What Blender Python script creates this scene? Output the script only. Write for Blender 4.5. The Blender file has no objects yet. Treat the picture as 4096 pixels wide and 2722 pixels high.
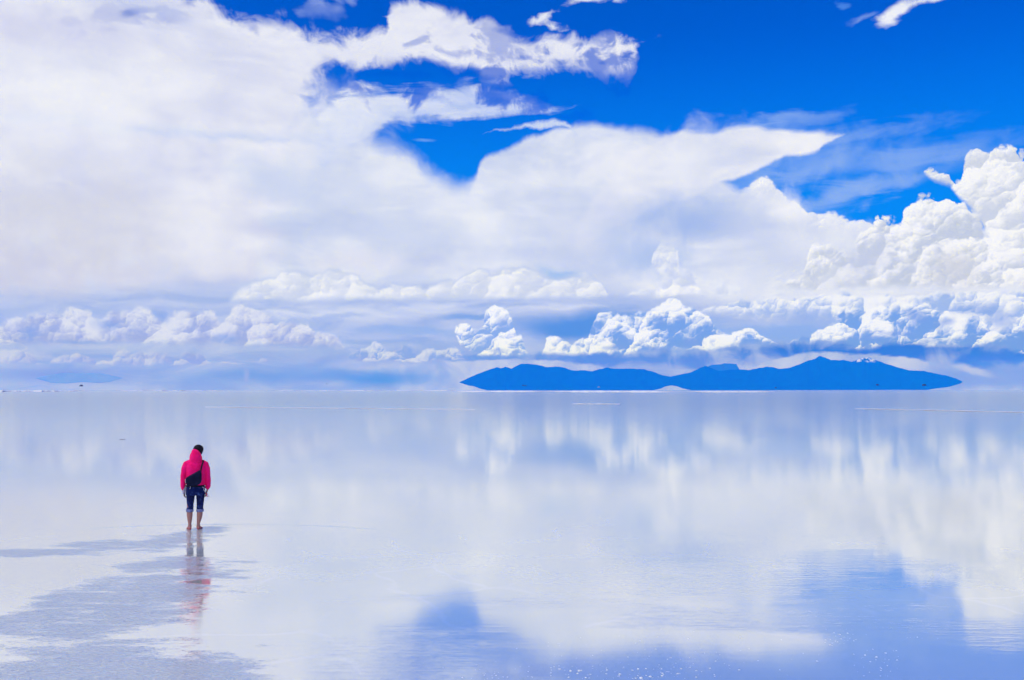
import bpy, bmesh, math, random
import numpy as np
from mathutils import Vector, Matrix

# ------------------------------------------------------------------ camera, world, sun, exposure
sc = bpy.context.scene
F = 3982.0            # focal length in photograph pixels (35 mm lens)
HY, CX = 1561.0, 2048.0
CAM_H = 2.67
cam_d = bpy.data.cameras.new("camera"); cam = bpy.data.objects.new("camera", cam_d)
sc.collection.objects.link(cam); sc.camera = cam
cam.location = (0, 0, CAM_H); cam.rotation_euler = (math.radians(90), 0, 0)
cam_d.sensor_width = 36; cam_d.lens = 36 * F / 4096
cam_d.shift_y = (HY - 1361) / 4096
cam_d.clip_start = 0.1; cam_d.clip_end = 200000
sc.view_settings.view_transform = 'Standard'; sc.view_settings.look = 'None'
sc.view_settings.exposure = 0; sc.view_settings.gamma = 1

SUN_EL, SUN_AZ = math.radians(56), math.radians(-135)     # azimuth from +Y (view direction), negative = to the left
sd = bpy.data.lights.new("sun", 'SUN'); so = bpy.data.objects.new("sun", sd); sc.collection.objects.link(so)
sd.energy = 1.7; sd.angle = math.radians(50); sd.color = (1, .97, .93)
sun_dir = Vector((math.cos(SUN_EL) * math.sin(SUN_AZ), math.cos(SUN_EL) * math.cos(SUN_AZ), math.sin(SUN_EL)))
so.rotation_euler = (-sun_dir).to_track_quat('-Z', 'Y').to_euler()

def lin(c):
    return tuple((v / 255 / 12.92 if v / 255 <= .04045 else ((v / 255 + .055) / 1.055) ** 2.4) for v in c)

class NB:
    """small node-expression builder"""
    def __init__(s, nt): s.nt = nt
    def new(s, t): return s.nt.nodes.new(t)
    def put(s, sock, v):
        if isinstance(v, bpy.types.NodeSocket): s.nt.links.new(v, sock)
        elif v is not None: sock.default_value = v
    def m(s, op, a, b=None, c=None, clamp=False):
        n = s.new('ShaderNodeMath'); n.operation = op; n.use_clamp = clamp
        for i, v in enumerate((a, b, c)):
            if v is not None: s.put(n.inputs[i], v)
        return n.outputs[0]
    def add(s, a, b): return s.m('ADD', a, b)
    def sub(s, a, b): return s.m('SUBTRACT', a, b)
    def mul(s, a, b): return s.m('MULTIPLY', a, b)
    def mad(s, a, b, c): return s.m('MULTIPLY_ADD', a, b, c)
    def ss(s, x, lo, hi, smooth=True):          # smoothstep
        n = s.new('ShaderNodeMapRange'); n.interpolation_type = 'SMOOTHSTEP' if smooth else 'LINEAR'; n.clamp = True
        s.put(n.inputs[0], x); s.put(n.inputs[1], lo); s.put(n.inputs[2], hi)
        return n.outputs[0]
    def mix(s, f, a, b):
        n = s.new('ShaderNodeMix'); n.data_type = 'RGBA'; n.clamp_factor = True
        s.put(n.inputs[0], f)
        for i, v in ((6, a), (7, b)):
            s.put(n.inputs[i], (*v, 1) if isinstance(v, tuple) and len(v) == 3 else v)
        return n.outputs[2]
    def vec(s, x, y, z=0.0):
        n = s.new('ShaderNodeCombineXYZ'); s.put(n.inputs[0], x); s.put(n.inputs[1], y); s.put(n.inputs[2], z)
        return n.outputs[0]
    def sep(s, v):
        n = s.new('ShaderNodeSeparateXYZ'); s.put(n.inputs[0], v); return n.outputs
    def vm(s, op, a, b=None, sc_=None):
        n = s.new('ShaderNodeVectorMath'); n.operation = op; s.put(n.inputs[0], a)
        if b is not None: s.put(n.inputs[1], b)
        if sc_ is not None: s.put(n.inputs[3], sc_)
        return n.outputs[0]
    def noise(s, v, scale, detail=5, rough=.5, dist=0.0, dim='2D', w=None):
        n = s.new('ShaderNodeTexNoise'); n.noise_dimensions = dim; s.put(n.inputs['Vector'], v)
        n.inputs['Scale'].default_value = scale; n.inputs['Detail'].default_value = detail
        n.inputs['Roughness'].default_value = rough; n.inputs['Distortion'].default_value = dist
        return n.outputs['Fac'] if 'Fac' in n.outputs else n.outputs[0], n.outputs['Color']
    def voro(s, v, scale, detail=2, rough=.5, feature='F1', smooth=.4, dim='2D'):
        n = s.new('ShaderNodeTexVoronoi'); n.voronoi_dimensions = dim; n.feature = feature; n.normalize = True
        s.put(n.inputs['Vector'], v); n.inputs['Scale'].default_value = scale
        n.inputs['Detail'].default_value = detail; n.inputs['Roughness'].default_value = rough
        if 'Smoothness' in n.inputs: n.inputs['Smoothness'].default_value = smooth
        return n.outputs['Distance']
    def curve(s, x, pts, vector=True):
        n = s.new('ShaderNodeFloatCurve'); c = n.mapping.curves[0]
        pts = sorted(pts)
        while len(c.points) < len(pts): c.points.new(.5, .5)
        for p, (a, b) in zip(c.points, pts):
            p.location = (a, b); p.handle_type = 'VECTOR' if vector else 'AUTO'
        n.mapping.extend = 'HORIZONTAL'; n.mapping.use_clip = False; n.mapping.update()
        s.put(n.inputs['Value'], x); return n.outputs[0]

world = bpy.data.worlds.new("World"); sc.world = world; world.use_nodes = True
wt = world.node_tree; wt.nodes.clear(); B_ = NB(wt)
world.cycles.sampling_method = 'MANUAL'; world.cycles.sample_map_resolution = 1024

def build_sky():
    b = B_
    tc = b.new('ShaderNodeTexCoord'); x, y, z = b.sep(tc.outputs['Generated'])
    az = b.m('ARCTAN2', x, y)
    hor = b.m('SQRT', b.add(b.mul(x, x), b.mul(y, y)))
    te = b.m('DIVIDE', z, b.m('MAXIMUM', hor, 1e-4))
    A = b.mul(az, F / 1000); Bv = b.m('MINIMUM', b.mul(te, F / 1000), 14.0)
    P = b.vec(A, Bv)
    sky = b.new('ShaderNodeTexSky'); sky.sky_type = 'NISHITA'; sky.sun_disc = False
    sky.sun_elevation = SUN_EL; sky.sun_rotation = SUN_AZ; sky.altitude = 3600
    sky.air_density = 1.0; sky.dust_density = .3; sky.ozone_density = 2.0
    # deep polarised blue of the high altitude sky
    base = b.vm('MULTIPLY', sky.outputs[0], SKY_GAIN)
    # --- shared fields
    def cen(c): return b.vm('SUBTRACT', c, (.5, .5, .5))
    _, wl = b.noise(P, 3.2, 5, .55); wl = cen(wl)
    _, wh = b.noise(P, 15, 6, .6); wh = cen(wh)
    _, wm = b.noise(P, 6.0, 5, .5, .2); wm = cen(wm); nk, _ = b.noise(P, 10, 3, .5)
    Ps = b.vec(b.mad(Bv, -.55, A), b.mul(Bv, 4.5))            # streaked, rising slightly to the right
    ns, wsk = b.noise(Ps, 3.0, 6, .6, .6); wsk = cen(wsk)
    Pm = b.vec(A, b.mul(Bv, 1.8))
    nm, _ = b.noise(Pm, 2.2, 7, .55, .3)
    nf, _ = b.noise(P, 7, 7, .6, .4)
    LX, LY = -.55, .83                                       # light falls from the upper left
    def billow(scale, shift, ws=(.55, .3, .15)):
        """rounded domes at three sizes; the second output is how far each dome faces the light"""
        q = b.vm('ADD', P, b.vm('SCALE', wh, sc_=.55 / scale))
        q = b.vm('ADD', q, (shift, shift * .7, 0))
        H = R = None
        for i, w in enumerate(ws):
            s_ = scale * 2.3 ** i
            n = b.new('ShaderNodeTexVoronoi'); n.voronoi_dimensions = '2D'; n.feature = 'F1'
            b.put(n.inputs['Vector'], q); n.inputs['Scale'].default_value = s_; n.inputs['Detail'].default_value = 0
            d = n.outputs['Distance']
            h = b.mul(b.mul(d, d), -w); H = h if H is None else b.add(H, h)
            dv = b.vm('SUBTRACT', q, n.outputs['Position'])
            dn = b.new('ShaderNodeVectorMath'); dn.operation = 'DOT_PRODUCT'; b.put(dn.inputs[0], dv); dn.inputs[1].default_value = (LX * s_, LY * s_, 0)
            r = b.mul(dn.outputs['Value'], w ** .8); R = r if R is None else b.add(R, r)
        return b.add(H, 1.0), R
    bA = billow(8, 3.1)
    bB = billow(10.5, 7.7, (.6, .28, .13))
    def toAB(X, Y):
        a = math.atan((X - CX) / F); return a * F / 1000, (HY - Y) / 1000 * math.cos(a)
    CU = b.ss(A, -2.2, 2.2, False)
    def edge(pts, vector=True):
        q = []
        for X, Y in pts:
            a, v = toAB(X, Y); q.append(((a + 2.2) / 4.4, (v + 1) / 5))
        def f(cu): return b.mad(b.curve(cu, q, vector), 5.0, -1.0)
        return f
    state = [base]; base_low = base
    def over(alpha, col): state[0] = b.mix(alpha, state[0], col)
    def layer(top, bot, st, sb, lit, shd, warp=(.05, .02, 0), wfield='n', bil=None, erode=0.0, efield=None,
              op=1.0, relief=0.0, tone=0.0, tonef=None, basefade=0.0, rim=0.0):
        W = b.vm('SCALE', wl, sc_=warp[0])
        if warp[1]: W = b.vm('ADD', W, b.vm('SCALE', wh, sc_=warp[1]))
        if len(warp) > 3: W = b.vm('ADD', W, b.vm('SCALE', wm, sc_=warp[3]))
        if warp[2]: W = b.vm('ADD', W, b.vm('MULTIPLY', wsk, (warp[2], warp[2] * .45, 0)))
        wx, wy, _ = b.sep(W)
        a2 = b.add(A, wx); v2 = b.add(Bv, wy)
        vb = v2
        if bil is not None:
            bb, amp = bil; v2 = b.mad(b.sub(bb[0], .75), -amp * 2.2, v2)
        cu = b.ss(a2, -2.2, 2.2, False)
        top, bot = list(top), list(bot)
        for L_, sg in ((top, 1), (bot, -1)):
            if L_[0][0] > -300: L_.insert(0, (L_[0][0] - 30, L_[0][1] + sg * 120))
            if L_[-1][0] < 4400: L_.append((L_[-1][0] + 30, L_[-1][1] + sg * 120))
        T = edge(top)(cu); Bo = edge(bot)(cu)
        if isinstance(st, list):
            q = [((toAB(X, 0)[0] + 2.2) / 4.4, s_) for X, s_ in st]; st = b.curve(cu, q)
        dt = b.m('DIVIDE', b.sub(T, v2), st); 
        if isinstance(sb, list):
            sb = b.curve(cu, [((toAB(X, 0)[0] + 2.2) / 4.4, s_) for X, s_ in sb])
        if bil is not None: vb = b.add(vb, b.mul(b.sub(v2, vb), .25))
        db = b.m('DIVIDE', b.sub(vb, Bo), sb)
        d = b.m('MINIMUM', dt, db)
        if erode:
            d = b.mad(b.sub(efield if efield is not None else nf, .5), erode, d)
        al = b.mul(b.ss(d, 0.0, 1.0), op)
        f = .5
        ht = b.m('DIVIDE', b.sub(v2, Bo), b.m('MAXIMUM', b.sub(T, Bo), .02), clamp=True)
        f = b.mad(ht, basefade, .5 - basefade * .5)
        if bil is not None and relief: f = b.mad(bil[0][1], relief, f)
        if tone: f = b.mad(b.sub(tonef if tonef is not None else nm, .5), tone, f)
        col = b.mix(b.ss(f, 0.05, .95), shd, lit)
        if rim: al2 = al
        over(al, col)
    def blob(X, Y, rx, ry, col, op, rot=0.0, warp=.12, hard=0.0, streak=0.0, er=0.0):
        a0, v0 = toAB(X, Y); rx /= 1000; ry /= 1000
        W = b.vm('SCALE', wl, sc_=warp)
        if streak: W = b.vm('ADD', W, b.vm('MULTIPLY', wsk, (streak, streak * .3, 0)))
        q = b.vm('ADD', P, W); q = b.vm('SUBTRACT', q, (a0, v0, 0))
        n = b.new('ShaderNodeVectorRotate'); n.rotation_type = 'Z_AXIS'; b.put(n.inputs['Vector'], q)
        n.inputs['Angle'].default_value = -math.radians(rot)
        q = b.vm('MULTIPLY', n.outputs[0], (1 / rx, 1 / ry, 0))
        ln = b.new('ShaderNodeVectorMath'); ln.operation = 'LENGTH'; b.put(ln.inputs[0], q)
        v = ln.outputs['Value']
        if er: v = b.mad(b.sub(nf, .5), -er, v)
        over(b.mul(b.ss(v, 1.0, hard), op), col)
    C = lin
    exec_layers(b, layer, blob, over, locals())
    # what the blue air in front adds and takes is allowed for, so that the far clouds keep their own colour
    Lp = b.m('MINIMUM', 16400.0, b.m('DIVIDE', 458.0, b.m('MAXIMUM', te, .001)))
    cs = b.new('ShaderNodeSeparateColor'); b.put(cs.inputs[0], state[0]); cc = b.new('ShaderNodeCombineColor'); b.put(cc.inputs[0], cs.outputs[0])
    for i, (k, J, tmin) in enumerate(((AIR[1], .68, .3), (AIR[2], .86, .22))):
        T = b.m('EXPONENT', b.mul(Lp, -HAZE_D * k)); v = b.m('DIVIDE', b.sub(cs.outputs[i + 1], b.mul(J, b.sub(1.0, T))), b.m('MAXIMUM', T, tmin))
        b.put(cc.inputs[i + 1], b.m('MAXIMUM', v, .05))
    state[0] = cc.outputs[0]
    out = b.new('ShaderNodeBackground'); out.inputs[1].default_value = .1
    b.put(out.inputs[0], b.vm('SCALE', state[0], sc_=10.0))
    o = b.new('ShaderNodeOutputWorld'); wt.links.new(out.outputs[0], o.inputs[0])

HAZE_D = 1.75e-4; AIR = (.0, .157, 1.0)
SKY_GAIN = (.0004, .064, .195)

def exec_layers(b, layer, blob, over, L):
    C = lin; Bv = L['Bv']; A = L['A']; ns = L['ns']; nm = L['nm']; nf = L['nf']; bA = L['bA']; bB = L['bB']; nk = L['nk']
    # generic cloud field above the picture (seen only in ripples; overhead cover added unseen to whiten the light)
    over(b.mul(b.ss(nm, .36, .56), b.mul(b.ss(Bv, 3.2, 5.5), .95)), C((242, 244, 250)))
    over(b.mul(b.ss(nm, .56, .72), b.mul(b.ss(Bv, 2.0, 2.6), .5)), C((225, 230, 245)))
    # lower air
    over(b.mul(b.ss(Bv, 1.5, .4), .8), C((10, 144, 236)))
    over(b.mul(b.ss(Bv, .6, .1), .55), C((70, 150, 232)))
    # thin high streaks on the right
    blobs = [(3050, 500, 420, 40, 4), (3250, 590, 600, 60, 8), (3150, 690, 560, 70, 10), (3300, 800, 420, 60, 14), (2950, 560, 500, 50, 3), (3600, 640, 520, 70, 5), (3500, 740, 420, 50, 7)]
    for X, Y, rx, ry, r in blobs:
        blob(X, Y, rx, ry, C((150, 184, 242)), .62, r, .08, 0.0, .35, .8)
    # ---- big mass
    body_t = [(-400, 100), (1250, 380), (1380, 440), (1500, 480), (1560, 500), (1640, 560), (1700, 620), (1780, 672), (1880, 700), (1915, 680), (1930, 640), (1960, 602),
              (2080, 560), (2120, 540), (2180, 520), (2250, 492), (2350, 478), (2450, 480), (2500, 492), (2600, 494), (2650, 516), (2760, 520), (2830, 650), (2900, 708), (2960, 738), (3000, 716),
              (3030, 690), (3060, 705), (3100, 735), (3150, 775), (3200, 795), (3230, 840), (3300, 845), (3400, 875), (3500, 892), (3600, 895), (4500, 900)]
    W1, S1 = C((234, 238, 248)), C((192, 205, 237)); nx_ = b.add(b.mul(nm, .78), b.mul(ns, .22))
    layer(body_t, [(-400, 1500), (4500, 1500)], [(0, .15), (1300, .14), (1600, .15), (1850, .12), (1930, .03), (2200, .03), (2600, .06), (2900, .05), (3050, .04), (4096, .02)], .3,
          W1, S1, (.02, .008, 0, .05), tone=1.8, tonef=nx_, erode=.75)
    layer([(2300, 900), (2500, 600), (2700, 518), (2800, 510), (2950, 503), (3150, 506), (3300, 515), (3390, 528), (3420, 600)],
          [(2300, 1000), (2500, 900), (2900, 735), (2950, 717), (3050, 680), (3140, 636), (3265, 620), (3290, 592), (3350, 563), (3392, 530), (3420, 590)],
          .03, .02, C((241, 242, 249)), C((205, 214, 240)), (.02, .008, .02, .05), tone=2.2, tonef=nx_, erode=.6)
    layer([(2940, 770), (2965, 745), (3000, 718), (3020, 695), (3045, 692), (3062, 706), (3100, 737), (3150, 776), (3200, 797), (3230, 842), (3300, 847), (3400, 876), (3500, 893), (3620, 898)],
          [(2940, 780), (3100, 900), (3300, 980), (3620, 990)], .014, .11, C((246, 247, 251)), C((212, 220, 242)), (.01, .014, 0, .02), bil=(bB, .035), relief=.6, tone=.9, tonef=nf)
    arm_t = [(-400, -260), (0, -200), (600, -130), (820, -50), (880, 5), (940, 52), (990, 68), (1040, 55), (1100, 45), (1180, 82), (1300, 102), (1450, 112), (1540, 85), (1560, 10), (1600, -30), (1700, 5),
             (1800, 0), (1850, 20), (1900, 62), (1960, 70), (2020, 95), (2070, 140), (2120, 150), (2160, 130), (2250, 112), (2380, 145), (2450, 128), (2530, 118), (2600, 148), (2675, 168), (2700, 300)]
    arm_b = [(-400, 1500), (950, 1500), (1150, 900), (1300, 480), (1350, 300), (1450, 288), (1600, 285), (1750, 280), (1850, 300), (1950, 330), (2050, 334), (2200, 300), (2300, 318), (2430, 338), (2500, 322),
             (2545, 275), (2560, 225), (2610, 195), (2675, 170), (2700, 250)]
    layer(arm_t, arm_b, [(0, .12), (900, .075), (1500, .065), (2000, .055), (2700, .045)], [(0, .4), (1290, .4), (1360, .065), (2700, .065)], C((236, 238, 248)), C((205, 211, 238)), (.02, .0, .05, .10), tone=2.1, tonef=nx_, erode=2.7)
    # small torn pieces at the top
    SKYC = L['base_low']
    for X, Y, rx, ry, op, r in [(1340, 60, 70, 45, .5, 20), (1270, 40, 50, 60, .6, 60), (1215, 50, 26, 40, .45, 60), (1370, 20, 40, 30, .4, 0), (1415, 20, 40, 35, .5, 0)]:
        blob(X, Y, rx, ry, C((170, 190, 242)), op, r, .12, 0, .1, 1.6)
    blob(2150, 66, 62, 30, C((232, 236, 248)), .95, 25, .2, .1, .1, 2.6); blob(2215, 105, 60, 26, C((226, 232, 247)), .9, -20, .2, .1, .1, 2.4)
    blob(2355, 12, 120, 20, C((228, 233, 247)), .9, 4, .1, .2, .1, 1.4); blob(2490, 6, 26, 22, C((200, 212, 245)), .8, 0, .1, .2, .1, 1)
    blob(3590, 42, 100, 52, C((236, 239, 249)), 1, 28, .12, .35, .1, 1.1)
    blob(3700, 0, 160, 24, C((228, 234, 248)), .85, 6, .1, .2, .12, 1.3)
    blob(3420, 78, 70, 16, C((150, 180, 240)), .5, 20, .1, 0, .1, 1.5); blob(3370, 25, 24, 20, C((90, 150, 235)), .6, 20, .1, 0, .1, 1.5)
    blob(3560, 110, 20, 14, C((150, 180, 240)), .5, 40, .1, 0, .1, 1.5)
    # second tier below the arm
    layer([(1290, 420), (1400, 340), (1500, 345), (1600, 340), (1750, 332), (1900, 312), (2000, 330), (2150, 372), (2230, 402), (2330, 432)],
          [(1290, 700), (1450, 560), (1560, 500), (1700, 490), (1900, 486), (2050, 470), (2200, 452), (2330, 434)],
          .05, .03, C((226, 231, 246)), C((176, 196, 242)), (.01, .0, .09, .09), tone=1.5, tonef=ns, erode=1.6, efield=ns)
    layer([(1920, 534), (2050, 500), (2200, 470), (2260, 478), (2320, 540)], [(1920, 538), (2050, 525), (2180, 520), (2260, 510), (2320, 560)],
          .02, .015, C((215, 224, 246)), C((180, 200, 242)), (.02, .03, .06), erode=.6, efield=ns)
    for X, Y, rx, ry, op, r in [(1560, 292, 230, 17, .85, 1), (1690, 296, 90, 16, .7, 0), (1370, 330, 55, 34, .5, 0), (1440, 355, 110, 12, .6, -3), (2510, 215, 34, 26, .8, -20), (2500, 170, 36, 10, .7, -10), (2085, 232, 34, 9, .5, 0),
                               (2415, 250, 24, 8, .5, 0), (2030, 130, 50, 14, .5, -10), (2310, 176, 34, 9, .4, 0), (1720, 255, 60, 12, .35, 20), (520, 55, 45, 14, .55, 25), (600, 40, 60, 14, .4, 10), (2300, 290, 30, 26, .4, 30),
                               (1960, 380, 60, 22, .55, -10), (1980, 410, 100, 14, .5, 0), (1980, 345, 90, 14, .6, 0)]:
        blob(X, Y, rx * 1.15, ry * 1.5, SKYC, op, r, .04, .1, .05, 1.6)
    for X, Y, rx, ry, op, r, e in [(2420, 235, 230, 110, .75, -8, 5.5), (2050, 170, 260, 70, .45, 0, 5.5), (1560, 355, 280, 60, .85, 0, 4.5), (2080, 395, 260, 60, .8, -6, 5.0), (1250, 75, 260, 45, .5, 8, 4.5), (480, 70, 360, 45, .28, 8, 5.0), (1900, 290, 300, 30, .8, 0, 4.0)]:
        blob(X, Y, rx, ry, SKYC, op, r, .04, .15, .08, e)
    blob(1700, 566, 60, 10, C((120, 170, 240)), .7, 4, .05, 0, .05)
    # tonal variation in the mass
    for X, Y, rx, ry, col, op, r in [
        (250, 430, 620, 420, (240, 242, 250), .8, 0), (300, 900, 800, 330, (208, 211, 228), .85, -4), (60, 1080, 500, 200, (202, 205, 228), .7, 0),
        (40, 60, 700, 110, (200, 204, 236), .7, -6), (550, 20, 400, 60, (196, 206, 240), .6, -8),
        (1080, 720, 260, 120, (196, 210, 240), .75, -14), (1010, 640, 190, 60, (212, 220, 243), .6, -10), (1340, 720, 200, 110, (214, 222, 243), .6, -40),
        (800, 960, 230, 220, (236, 238, 248), .9, 30), (1300, 480, 340, 230, (238, 241, 249), .6, 0),
        (1650, 900, 560, 110, (208, 218, 241), .6, -14), (1450, 1050, 420, 80, (226, 228, 242), .8, 0), (1700, 1040, 130, 40, (190, 203, 238), .7, -12),
        (2450, 650, 420, 130, (238, 240, 249), .85, 6), (2750, 640, 300, 130, (236, 239, 249), .8, 35), (2250, 720, 330, 80, (232, 236, 247), .7, -8),
        (2750, 870, 330, 130, (158, 184, 236), .95, -6), (2620, 1030, 300, 130, (168, 192, 238), .95, -12), (2480, 960, 160, 90, (190, 206, 240), .6, -30), (2300, 930, 300, 110, (214, 221, 242), .7, -20),
        (3100, 950, 330, 170, (202, 212, 240), .7, -14), (3150, 820, 130, 90, (240, 242, 250), .8, -35), (3300, 950, 300, 80, (232, 236, 247), .7, -6),
        (2100, 1010, 330, 60, (196, 208, 239), .7, 4), (2210, 1090, 170, 45, (150, 190, 238), .8, -6)]:
        blob(X, Y, rx, ry, C(col), op * .88, r, .16, 0, .1, 1.1)
    # ---- below the mass: lavender band
    layer([(-400, 1150), (0, 1140), (400, 1120), (700, 1090), (1000, 1080), (1500, 1100), (2100, 1090), (2600, 1150), (3000, 1180), (4500, 1180)],
          [(-400, 1700), (4500, 1700)], .09, .1, C((190, 204, 239)), C((150, 178, 232)), (.05, .03, .05), tone=1.6, tonef=ns, erode=.5, efield=ns, op=.9)
    # ---- cumulus at the right
    WL, SL = C((246, 247, 251)), C((196, 206, 228))
    layer([(3690, 700), (3712, 668), (3780, 668), (3850, 685), (3866, 625), (3900, 592), (3960, 576), (4010, 600), (4096, 600), (4500, 520)],
          [(3690, 700), (3730, 738), (3800, 748), (3830, 792), (3900, 860), (4096, 1130), (4500, 1170)],
          .014, .03, WL, C((205, 213, 232)), (.01, .016, 0), bil=(bA, .06), relief=1.1, tone=1.3, tonef=nf, basefade=.3)
    layer([(3090, 1180), (3150, 1130), (3220, 1090), (3235, 1010), (3240, 950), (3330, 965), (3420, 1000), (3440, 930), (3500, 892), (3530, 880), (3600, 892), (3615, 850),
           (3640, 815), (3700, 792), (3780, 786), (3850, 806), (3930, 842), (3990, 892), (4015, 960), (4096, 1010), (4500, 1100)],
          [(3090, 1170), (3500, 1165), (4500, 1165)],
          [(3090, .03), (3240, .03), (3400, .05), (3500, .012), (4096, .014)], .03, WL, SL, (.012, .016, 0), bil=(bA, .07), relief=1.15, tone=1.6, tonef=nf, basefade=.25)
    for X, Y, rx, ry, col, op, r in [(3480, 1050, 120, 130, (196, 206, 234), .7, -30), (3800, 1080, 150, 110, (208, 212, 226), .8, 20), (3330, 1100, 120, 60, (222, 228, 243), .7, 10)]:
        blob(X, Y, rx, ry, C(col), op, r, .2, 0, 0)
    # soft row in the middle
    row_t = [(900, 1210), (960, 1130), (1040, 1120), (1080, 1110), (1110, 1088), (1150, 1098), (1250, 1102), (1310, 1085), (1400, 1078), (1430, 1112), (1480, 1145), (1560, 1138), (1650, 1152), (1750, 1140),
             (1850, 1112), (1910, 1082), (1990, 1090), (2010, 1074), (2100, 1072), (2160, 1102), (2260, 1102), (2350, 1092), (2400, 1130), (2440, 1190)]
    dn = [(x, y - 8) for x, y in row_t]
    layer(dn, [(900, 1215), (2440, 1200)], .016, .03, C((196, 210, 238)), C((186, 202, 238)), (.012, .012, 0), bil=(bA, .03), op=.7)
    layer(row_t, [(900, 1218), (1400, 1212), (2440, 1204)], [(900, .08), (1080, .012), (2440, .02)], .035, C((238, 241, 248)), C((205, 215, 238)), (.012, .012, 0), bil=(bA, .03), relief=.8, tone=1.5, tonef=nf, basefade=.2)
    layer([(2604, 1062), (2622, 1004), (2655, 966), (2692, 970), (2712, 1008), (2722, 1060), (2760, 1095), (2775, 1110)], [(2604, 1064), (2632, 1104), (2690, 1130), (2775, 1114)],
          .02, .02, C((240, 243, 250)), C((200, 212, 240)), (.012, .014, 0, .03), bil=(bB, .03), relief=.6, tone=1.4, tonef=nf)
    layer([(2470, 1188), (2540, 1162), (2590, 1136), (2640, 1108), (2700, 1078), (2750, 1080), (2790, 1116), (2815, 1158), (2830, 1188)], [(2470, 1192), (2830, 1190)],
          .025, .02, C((243, 245, 251)), C((200, 212, 240)), (.012, .014, 0, .03), bil=(bB, .035), relief=.6, tone=1.6, tonef=nf, basefade=.2)
    layer([(2480, 1190), (2560, 1150), (2640, 1175), (2845, 1188), (2868, 1125), (2890, 1108), (2955, 1132), (2980, 1180), (3100, 1165), (3150, 1190)],
          [(2480, 1190), (3150, 1192)], .02, .015, C((232, 237, 248)), C((200, 212, 240)), (.02, .02, 0), bil=(bB, .04), relief=1.0, tone=.6)
    # pale sheets under the row
    layer([(600, 1300), (1000, 1230), (1400, 1215), (2000, 1210), (2500, 1205), (2650, 1250)], [(600, 1310), (1200, 1290), (1700, 1290), (1850, 1262), (2200, 1240), (2650, 1238)],
          .03, .03, C((222, 228, 245)), C((180, 198, 238)), (.03, .02, .1), tone=1.2, tonef=ns, erode=.8, efield=ns)
    # blue gap band
    for X, Y, rx, ry, col, op, r in [
        (2330, 1300, 420, 75, (82, 148, 228), .95, 1), (1880, 1265, 200, 20, (120, 165, 232), .8, 3), (1650, 1330, 330, 26, (150, 182, 236), .8, -3), (1350, 1270, 200, 14, (150, 180, 236), .5, 1),
        (3150, 1330, 330, 60, (140, 178, 238), .9, 4), (2720, 1340, 300, 90, (142, 180, 238), .9, 0), (1650, 1420, 500, 40, (150, 178, 234), .6, 0)]:
        blob(X, Y, rx, ry, C(col), op, r, .08, .25, .12)
    # right background sheet
    layer([(2750, 1262), (2850, 1225), (2950, 1208), (3100, 1190), (3250, 1180), (3400, 1168), (3600, 1182), (3800, 1172), (4000, 1166), (4500, 1180)],
          [(2750, 1266), (2900, 1280), (3050, 1300), (3250, 1290), (3400, 1330), (4500, 1400)], .014, .06, C((240, 243, 250)), C((160, 188, 238)), (.01, .015, .04), bil=(bB, .03), relief=1.2, tone=1.6, tonef=nf, erode=.3, basefade=.5)
    blob(3210, 1260, 170, 50, C((150, 180, 236)), .8, -8, .1, 0, .05)
    # dark blue cloud bases along the right
    for X, Y, rx, ry, col, op in [(3500, 1400, 900, 46, (40, 128, 222), .95), (2500, 1440, 700, 50, (86, 148, 228), .9), (4000, 1430, 420, 50, (60, 138, 224), .9), (2000, 1430, 300, 24, (110, 160, 230), .8)]:
        blob(X, Y, rx, ry, C(col), op, 0, .05, .2, .14, 1.8)
    # pale low cloud behind the mountains
    layer([(1500, 1460), (1800, 1440), (2060, 1432), (2250, 1440), (2400, 1460), (2500, 1500), (3000, 1500), (3050, 1450), (3150, 1420), (3250, 1400), (3500, 1408), (3700, 1440), (3850, 1452), (4096, 1500), (4500, 1500)],
          [(1500, 1700), (4500, 1700)], .012, .1, C((200, 212, 242)), C((150, 180, 235)), (.01, .02, .05), tone=1.6, tonef=nf)
    blob(2500, 1505, 260, 40, C((120, 165, 232)), .9, 0, .05, .2, .05)
    blob(3980, 1505, 420, 60, C((132, 168, 235)), .9, 0, .05, .3, .1)
    blob(3900, 1475, 90, 18, C((190, 204, 240)), .8, -22, .05, .2, .05)
    # ---- crisp low cumulus
    WB, SB = C((243, 246, 252)), C((120, 166, 234))
    layer([(3130, 1385), (3190, 1362), (3250, 1325), (3300, 1290), (3350, 1272), (3380, 1240), (3500, 1226), (3600, 1226), (3700, 1215), (3800, 1228), (3850, 1250), (3950, 1300), (4030, 1330),
           (4060, 1290), (4110, 1220), (4500, 1200)],
          [(3130, 1385), (3300, 1372), (3420, 1395), (3470, 1400), (3600, 1382), (3700, 1392), (4000, 1400), (4096, 1415), (4500, 1420)],
          .012, .022, WB, SB, (.008, .018, 0), bil=(bB, .034), relief=1.25, tone=2.3, tonef=nk, basefade=.5)
    layer([(2165, 1420), (2178, 1352), (2215, 1338), (2240, 1360), (2300, 1382), (2350, 1340), (2390, 1262), (2440, 1248), (2500, 1266), (2560, 1250), (2600, 1240), (2640, 1202), (2690, 1192), (2720, 1212),
           (2750, 1240), (2780, 1230), (2830, 1270), (2855, 1300), (2900, 1335), (2970, 1312), (3050, 1342), (3100, 1368), (3130, 1400)],
          [(2165, 1420), (2300, 1430), (2500, 1425), (2700, 1400), (2850, 1410), (3000, 1385), (3130, 1385)],
          .012, .022, WB, SB, (.008, .018, 0), bil=(bB, .034), relief=1.25, tone=2.3, tonef=nk, basefade=.5)
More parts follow.
